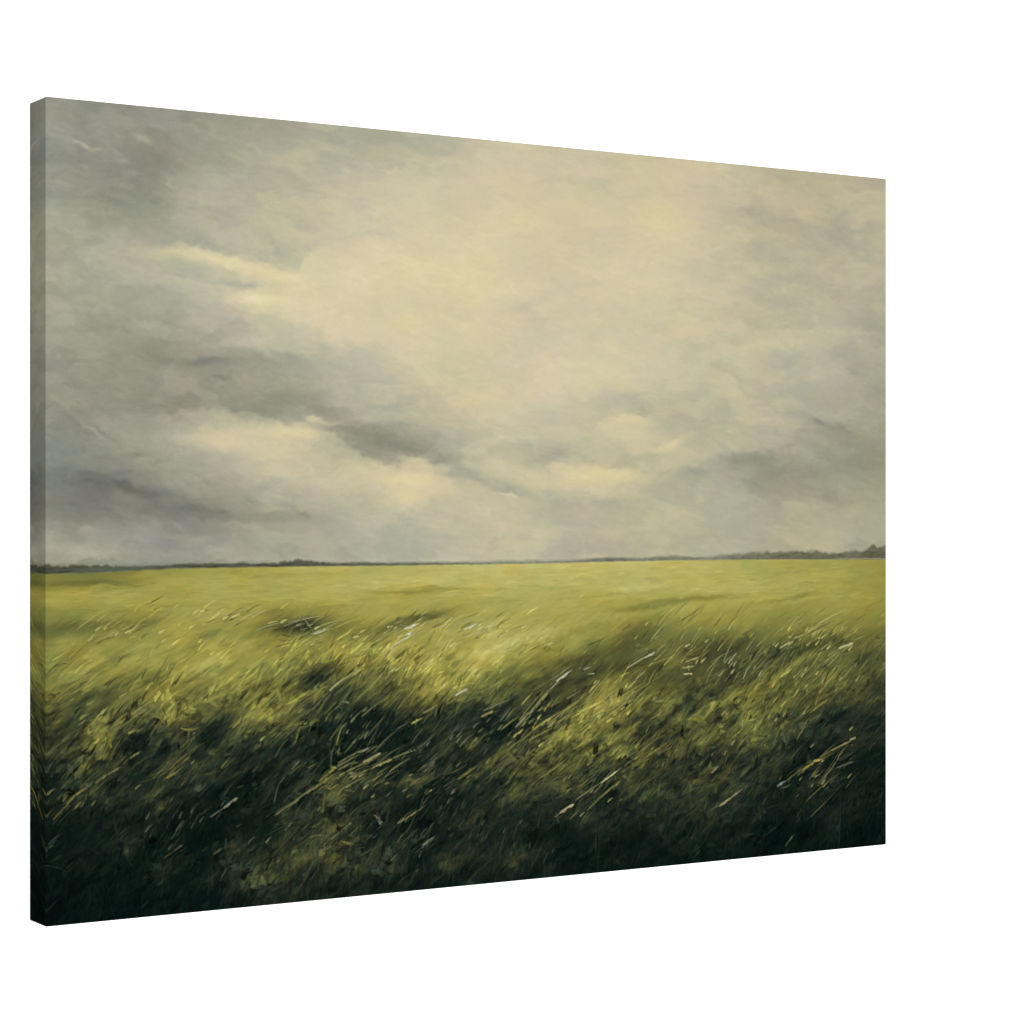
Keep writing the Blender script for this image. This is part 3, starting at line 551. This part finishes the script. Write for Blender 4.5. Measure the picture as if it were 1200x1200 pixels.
for (x0, y0, x1, y1, w, col, al, bd) in BL:
    a0, b0 = to_canvas(x0, y0); a1, b1 = to_canvas(x1, y1)
    a0, b0, a1, b1 = float(a0), float(b0), float(a1), float(b1)
    ln = math.hypot(a1 - a0, b1 - b0); ux, uy = (a1 - a0) / ln, (b1 - b0) / ln
    col = tuple(np.array(col) * (.86 if sum(col) > 300 else .97) + np.array([0, 3, 9]) * min(1, col[1] / 120))
    light = sum(col) > 1.12 * sum(pick(min(max((a0 + a1) / 2, 0), NW - 1), (b0 + b1) / 2))
    for q in range(3 if w < 2.4 else 4):           # dimmer companions beside it
        o = rng.normal(0, 3.2 + w); t0 = rng.uniform(-.5, .45); t1 = t0 + rng.uniform(.35, 1.0)
        x0_, y0_ = a0 + ux * ln * t0 - uy * o, b0 + uy * ln * t0 + ux * o
        x1_, y1_ = a0 + ux * ln * t1 - uy * (o + rng.normal(0, 1.5)), b0 + uy * ln * t1 + ux * (o + rng.normal(0, 1.5))
        u_ = pick(min(max(x0_, 0), NW - 1), y0_, P); cc = u_ * .55 + np.array(col) * .45 if q % 3 else u_ * .62
        stroke(x0_, y0_, x1_, y1_, rng.uniform(.5, 1.1), cc, rng.uniform(.5, .85), -bd, (.3, .8), .6, 0, .8)
    stroke(a0, b0, a1, b1, max(.55, w * .5), col, al * .9, -bd, (.12, .5), .6, 0, 1.1)
    if w > 1.5:                                    # thicker paint where the loaded brush touched down
        for q in range(4):
            t0 = rng.uniform(.15, .75); o = rng.normal(0, w * .35); l2 = rng.uniform(.12, .35) * ln
            k = rng.uniform(.82, 1.08)
            stroke(a0 + ux * ln * t0 - uy * o, b0 + uy * ln * t0 + ux * o, a0 + ux * (ln * t0 + l2) - uy * o * .4, b0 + uy * (ln * t0 + l2) + ux * o * .4,
                   w * rng.uniform(.35, .65), np.array(col) * k, .8, 0, (.2, .4), .5, 0, 1.2)
def blur(a, r):
    k = np.exp(-.5 * (np.arange(-3 * r, 3 * r + 1) / r) ** 2); k /= k.sum()
    for ax in (0, 1):
        pad = [(0, 0)] * 3; pad[ax] = (3 * r, 3 * r)
        b = np.pad(a, pad, mode='edge'); o = 0
        for i, kk in enumerate(k):
            o = o + kk * (b[i:i + a.shape[0]] if ax == 0 else b[:, i:i + a.shape[1]])
        a = o
    return a
gz = np.clip((PY - 700) / 80, 0, 1)[..., None]
LU = P.mean(-1, keepdims=True) + 6
LS = LU + (LU - blur(LU, 1)) * (.25 + .35 * gz) + (LU - blur(LU, 4)) * (.28 + .1 * gz)
P = P * np.clip(LS / LU, .6, 1.5)
P += rng.normal(0, 1.3, (NH, NW, 1)) * np.clip(P[..., 1:2] / 120, .3, 1)
P = np.clip(P, 2, 250)
lin = np.where(P / 255 <= .04045, P / 255 / 12.92, ((P / 255 + .055) / 1.055) ** 2.4)
LIGHT = 2.8                                      # brightness of a white sheet in this light
lin = lin / LIGHT
HT = (HT - HT.min()) / (HT.max() - HT.min())

# ------------------------------------------------------------------ materials
def nodes(name):
    m = bpy.data.materials.new(name); m.use_nodes = True
    nt = m.node_tree; nt.nodes.clear()
    out = nt.nodes.new('ShaderNodeOutputMaterial'); b = nt.nodes.new('ShaderNodeBsdfPrincipled')
    nt.links.new(b.outputs[0], out.inputs[0])
    return m, nt, b

def canvas_material():
    m, nt, b = nodes('printed_canvas')
    at = nt.nodes.new('ShaderNodeVertexColor'); at.layer_name = 'pigment'
    tc = nt.nodes.new('ShaderNodeTexCoord')
    # woven threads, two crossing waves
    ws = []
    for ax in ('X', 'Z'):
        wv = nt.nodes.new('ShaderNodeTexWave'); wv.wave_type = 'BANDS'; wv.bands_direction = ax
        wv.inputs['Scale'].default_value = 330; wv.inputs['Distortion'].default_value = 1.2
        wv.inputs['Detail'].default_value = 1; wv.inputs['Detail Scale'].default_value = .6
        nt.links.new(tc.outputs['Object'], wv.inputs['Vector']); ws.append(wv)
    mx = nt.nodes.new('ShaderNodeMath'); mx.operation = 'MAXIMUM'
    nt.links.new(ws[0].outputs['Fac'], mx.inputs[0]); nt.links.new(ws[1].outputs['Fac'], mx.inputs[1])
    nz = nt.nodes.new('ShaderNodeTexNoise'); nz.inputs['Scale'].default_value = 900; nz.inputs['Detail'].default_value = 2
    nt.links.new(tc.outputs['Object'], nz.inputs['Vector'])
    ad = nt.nodes.new('ShaderNodeMath'); ad.operation = 'ADD'
    nt.links.new(mx.outputs[0], ad.inputs[0]); nt.links.new(nz.outputs['Fac'], ad.inputs[1])
    bp = nt.nodes.new('ShaderNodeBump'); bp.inputs['Strength'].default_value = .25; bp.inputs['Distance'].default_value = .0002
    nt.links.new(ad.outputs[0], bp.inputs['Height'])
    nt.links.new(bp.outputs[0], b.inputs['Normal'])
    nt.links.new(at.outputs['Color'], b.inputs['Base Color'])
    b.inputs['Roughness'].default_value = .8
    b.inputs['Specular IOR Level'].default_value = 0
    return m

def wall_material():
    m, nt, b = nodes('white_wall')
    nz = nt.nodes.new('ShaderNodeTexNoise'); nz.inputs['Scale'].default_value = 60
    cr = nt.nodes.new('ShaderNodeValToRGB')
    cr.color_ramp.elements[0].color = (.72, .72, .72, 1); cr.color_ramp.elements[1].color = (.76, .76, .76, 1)
    nt.links.new(nz.outputs['Fac'], cr.inputs[0]); nt.links.new(cr.outputs[0], b.inputs['Base Color'])
    b.inputs['Roughness'].default_value = .9; b.inputs['Specular IOR Level'].default_value = .1
    return m

# ------------------------------------------------------------------ meshes
def grid_mesh(name, V3, mat, cols, closed=False, smooth=True):
    """V3: rows x cols x 3"""
    R, C = V3.shape[:2]
    me = bpy.data.meshes.new(name)
    idx = np.arange(R * C).reshape(R, C)
    if closed: idx = np.concatenate([idx, idx[:, :1]], 1)
    q = np.stack([idx[:-1, :-1], idx[1:, :-1], idx[1:, 1:], idx[:-1, 1:]], -1).reshape(-1, 4)
    me.vertices.add(R * C); me.vertices.foreach_set('co', V3.reshape(-1).astype(np.float32))
    me.loops.add(q.size); me.loops.foreach_set('vertex_index', q.reshape(-1).astype(np.int32))
    me.polygons.add(len(q)); me.polygons.foreach_set('loop_start', np.arange(0, q.size, 4, dtype=np.int32))
    me.polygons.foreach_set('loop_total', np.full(len(q), 4, dtype=np.int32))
    me.update(calc_edges=True)
    if cols is not None:
        ca = me.color_attributes.new('pigment', 'FLOAT_COLOR', 'POINT')
        c4 = np.ones((R * C, 4), np.float32); c4[:, :3] = cols.reshape(-1, 3)
        ca.data.foreach_set('color', c4.reshape(-1))
    me.polygons.foreach_set('use_smooth', np.full(len(q), smooth))
    me.materials.append(mat); me.validate()
    o = bpy.data.objects.new(name, me); scene.collection.objects.link(o)
    return o

def sample(a, fx, fy):
    x = np.clip(fx, 0, NW - 1.001); y = np.clip(fy, 0, NH - 1.001)
    x0 = x.astype(int); y0 = y.astype(int); tx = (x - x0); ty = (y - y0)
    if a.ndim == 3: tx = tx[..., None]; ty = ty[..., None]
    return (a[y0, x0] * (1 - tx) + a[y0, x0 + 1] * tx) * (1 - ty) + (a[y0 + 1, x0] * (1 - tx) + a[y0 + 1, x0 + 1] * tx) * ty

mat = canvas_material()
RAD = .0011                                        # rounding of the folded canvas
ZC = 1.45                                          # height of the picture's middle on the wall
thing = bpy.data.objects.new('canvas_print', None)
scene.collection.objects.link(thing)
thing.location = (CW / 2, 0, ZC - CH / 2)
thing.empty_display_size = .1
thing['label'] = 'landscape canvas print of a windswept green field under a cloudy grey sky'
thing['category'] = 'canvas print'

# front face, local frame: x across, y to the wall, z up, origin at the bottom middle on the wall
gx = np.linspace(RAD, CW - RAD, NW + 1); gz = np.linspace(RAD, CH - RAD, NH + 1)[::-1]
GX, GZ = np.meshgrid(gx, gz)
fx = GX / CW * NW - .5; fy = (CH - GZ) / CH * NH - .5
edge = np.minimum(np.minimum(GX, CW - GX), np.minimum(GZ, CH - GZ)) / .004
relief = sample(HT, fx, fy) * .00012 * np.clip(edge - .4, 0, 1)
sag = .0006 * np.sin(np.pi * GX / CW) * np.sin(np.pi * GZ / CH)     # cloth a hair slack in the middle
front = grid_mesh('printed_face', np.stack([GX - CW / 2, -CD - relief + sag, GZ], -1), mat, sample(lin, fx, fy))
front.parent = thing

# edge wrap: perimeter x profile, mirrored picture on the sides
def side(p0, p1, n, nrm):
    t = np.linspace(0, 1, n)[:, None]
    return np.array(p0) * (1 - t) + np.array(p1) * t, np.repeat(np.array([nrm], float), n, 0)
A = (RAD, RAD); B = (CW - RAD, RAD); C_ = (CW - RAD, CH - RAD); D_ = (RAD, CH - RAD)
segs = []
def fan(c, a0, a1):
    aa = np.radians(np.linspace(a0, a1, 6)[1:-1])
    return np.repeat(np.array([c], float), 4, 0), np.stack([np.cos(aa), np.sin(aa)], -1)
for s in (side(A, B, NW, (0, -1)), fan(B, -90, 0), side(B, C_, NH, (1, 0)), fan(C_, 0, 90),
          side(C_, D_, NW, (0, 1)), fan(D_, 90, 180), side(D_, A, NH, (-1, 0)), fan(A, 180, 270)):
    segs.append(s)
base = np.concatenate([s[0] for s in segs]); nrm = np.concatenate([s[1] for s in segs])
rows = []; dist = []
for a in np.radians([0, 22.5, 45, 67.5, 90]):
    rows.append((RAD * math.sin(a), -CD + RAD * (1 - math.cos(a)))); dist.append(RAD * a - RAD)
for d in np.linspace(0, CD - RAD - .0005, 44)[1:]:
    rows.append((RAD, -CD + RAD + d)); dist.append(RAD * .57 + d)
rows += [(RAD * .4, -.0002), (-.006, 0), (-.02, 0)]; dist += [CD, CD + .006, CD + .02]
V3 = []; CO = []
for (off, dep), ds in zip(rows, dist):
    p = base + nrm * off
    V3.append(np.stack([p[:, 0] - CW / 2, np.full(len(p), dep), p[:, 1]], -1))
    q = base - nrm * abs(ds) if ds > 0 else base + nrm * (-ds * 0)
    CO.append(sample(lin, q[:, 0] / CW * NW - .5, (CH - q[:, 1]) / CH * NH - .5))
wrap = grid_mesh('wrapped_edge', np.stack(V3), mat, np.stack(CO), closed=True)
wrap.parent = thing
wrap['label'] = 'canvas edge folded round the stretcher, mirroring the picture'

# the white wall the picture hangs on
wm = wall_material()
wx = np.linspace(-6, 9, 31); wz = np.linspace(5.5, -1.5, 15)
WXg, WZg = np.meshgrid(wx, wz)
wall = grid_mesh('wall', np.stack([WXg, np.full_like(WXg, .0006), WZg], -1), wm, None, smooth=False)
wall['kind'] = 'structure'

# ------------------------------------------------------------------ light
w = bpy.data.worlds.new('World'); scene.world = w; w.use_nodes = True
bg = w.node_tree.nodes['Background']; bg.inputs[0].default_value = (1, 1, 1, 1); bg.inputs[1].default_value = 1.1
def softbox(name, loc, aim, size, power):
    l = bpy.data.lights.new(name, 'AREA'); l.size = size; l.energy = power; l.color = (1, 1, 1)
    o = bpy.data.objects.new(name, l); scene.collection.objects.link(o); o.location = loc
    from mathutils import Vector
    o.rotation_euler = (Vector(aim) - Vector(loc)).to_track_quat('-Z', 'Y').to_euler()
    return o
softbox('studio_softbox', (-.15, -5.0, ZC + .1), (CW / 2, 0, ZC), 1.0, 400)

# ------------------------------------------------------------------ camera
cam = bpy.data.cameras.new('camera'); co = bpy.data.objects.new('camera', cam); scene.collection.objects.link(co)
cam.sensor_width = 36; cam.lens = 36 * F / 1200; cam.clip_end = 100; cam.clip_start = .05
cam.shift_y = -.4 / 1200
c, s = math.cos(TH), math.sin(TH)
Rv = np.array([c, -s]); Fv = np.array([s, c])
pos = np.array([0, -CD]) - K * (X1 * Rv + Fv)
co.location = (pos[0], pos[1], ZC); co.rotation_euler = (math.pi / 2, 0, -TH)
scene.camera = co
vs = scene.view_settings; scene.view_settings.view_transform = 'Standard'; vs.look = 'None'; vs.exposure = 0; vs.gamma = 1; vs.use_curve_mapping = False
print('canvas', CW, CH, 'yaw', math.degrees(TH), 'strokes done')
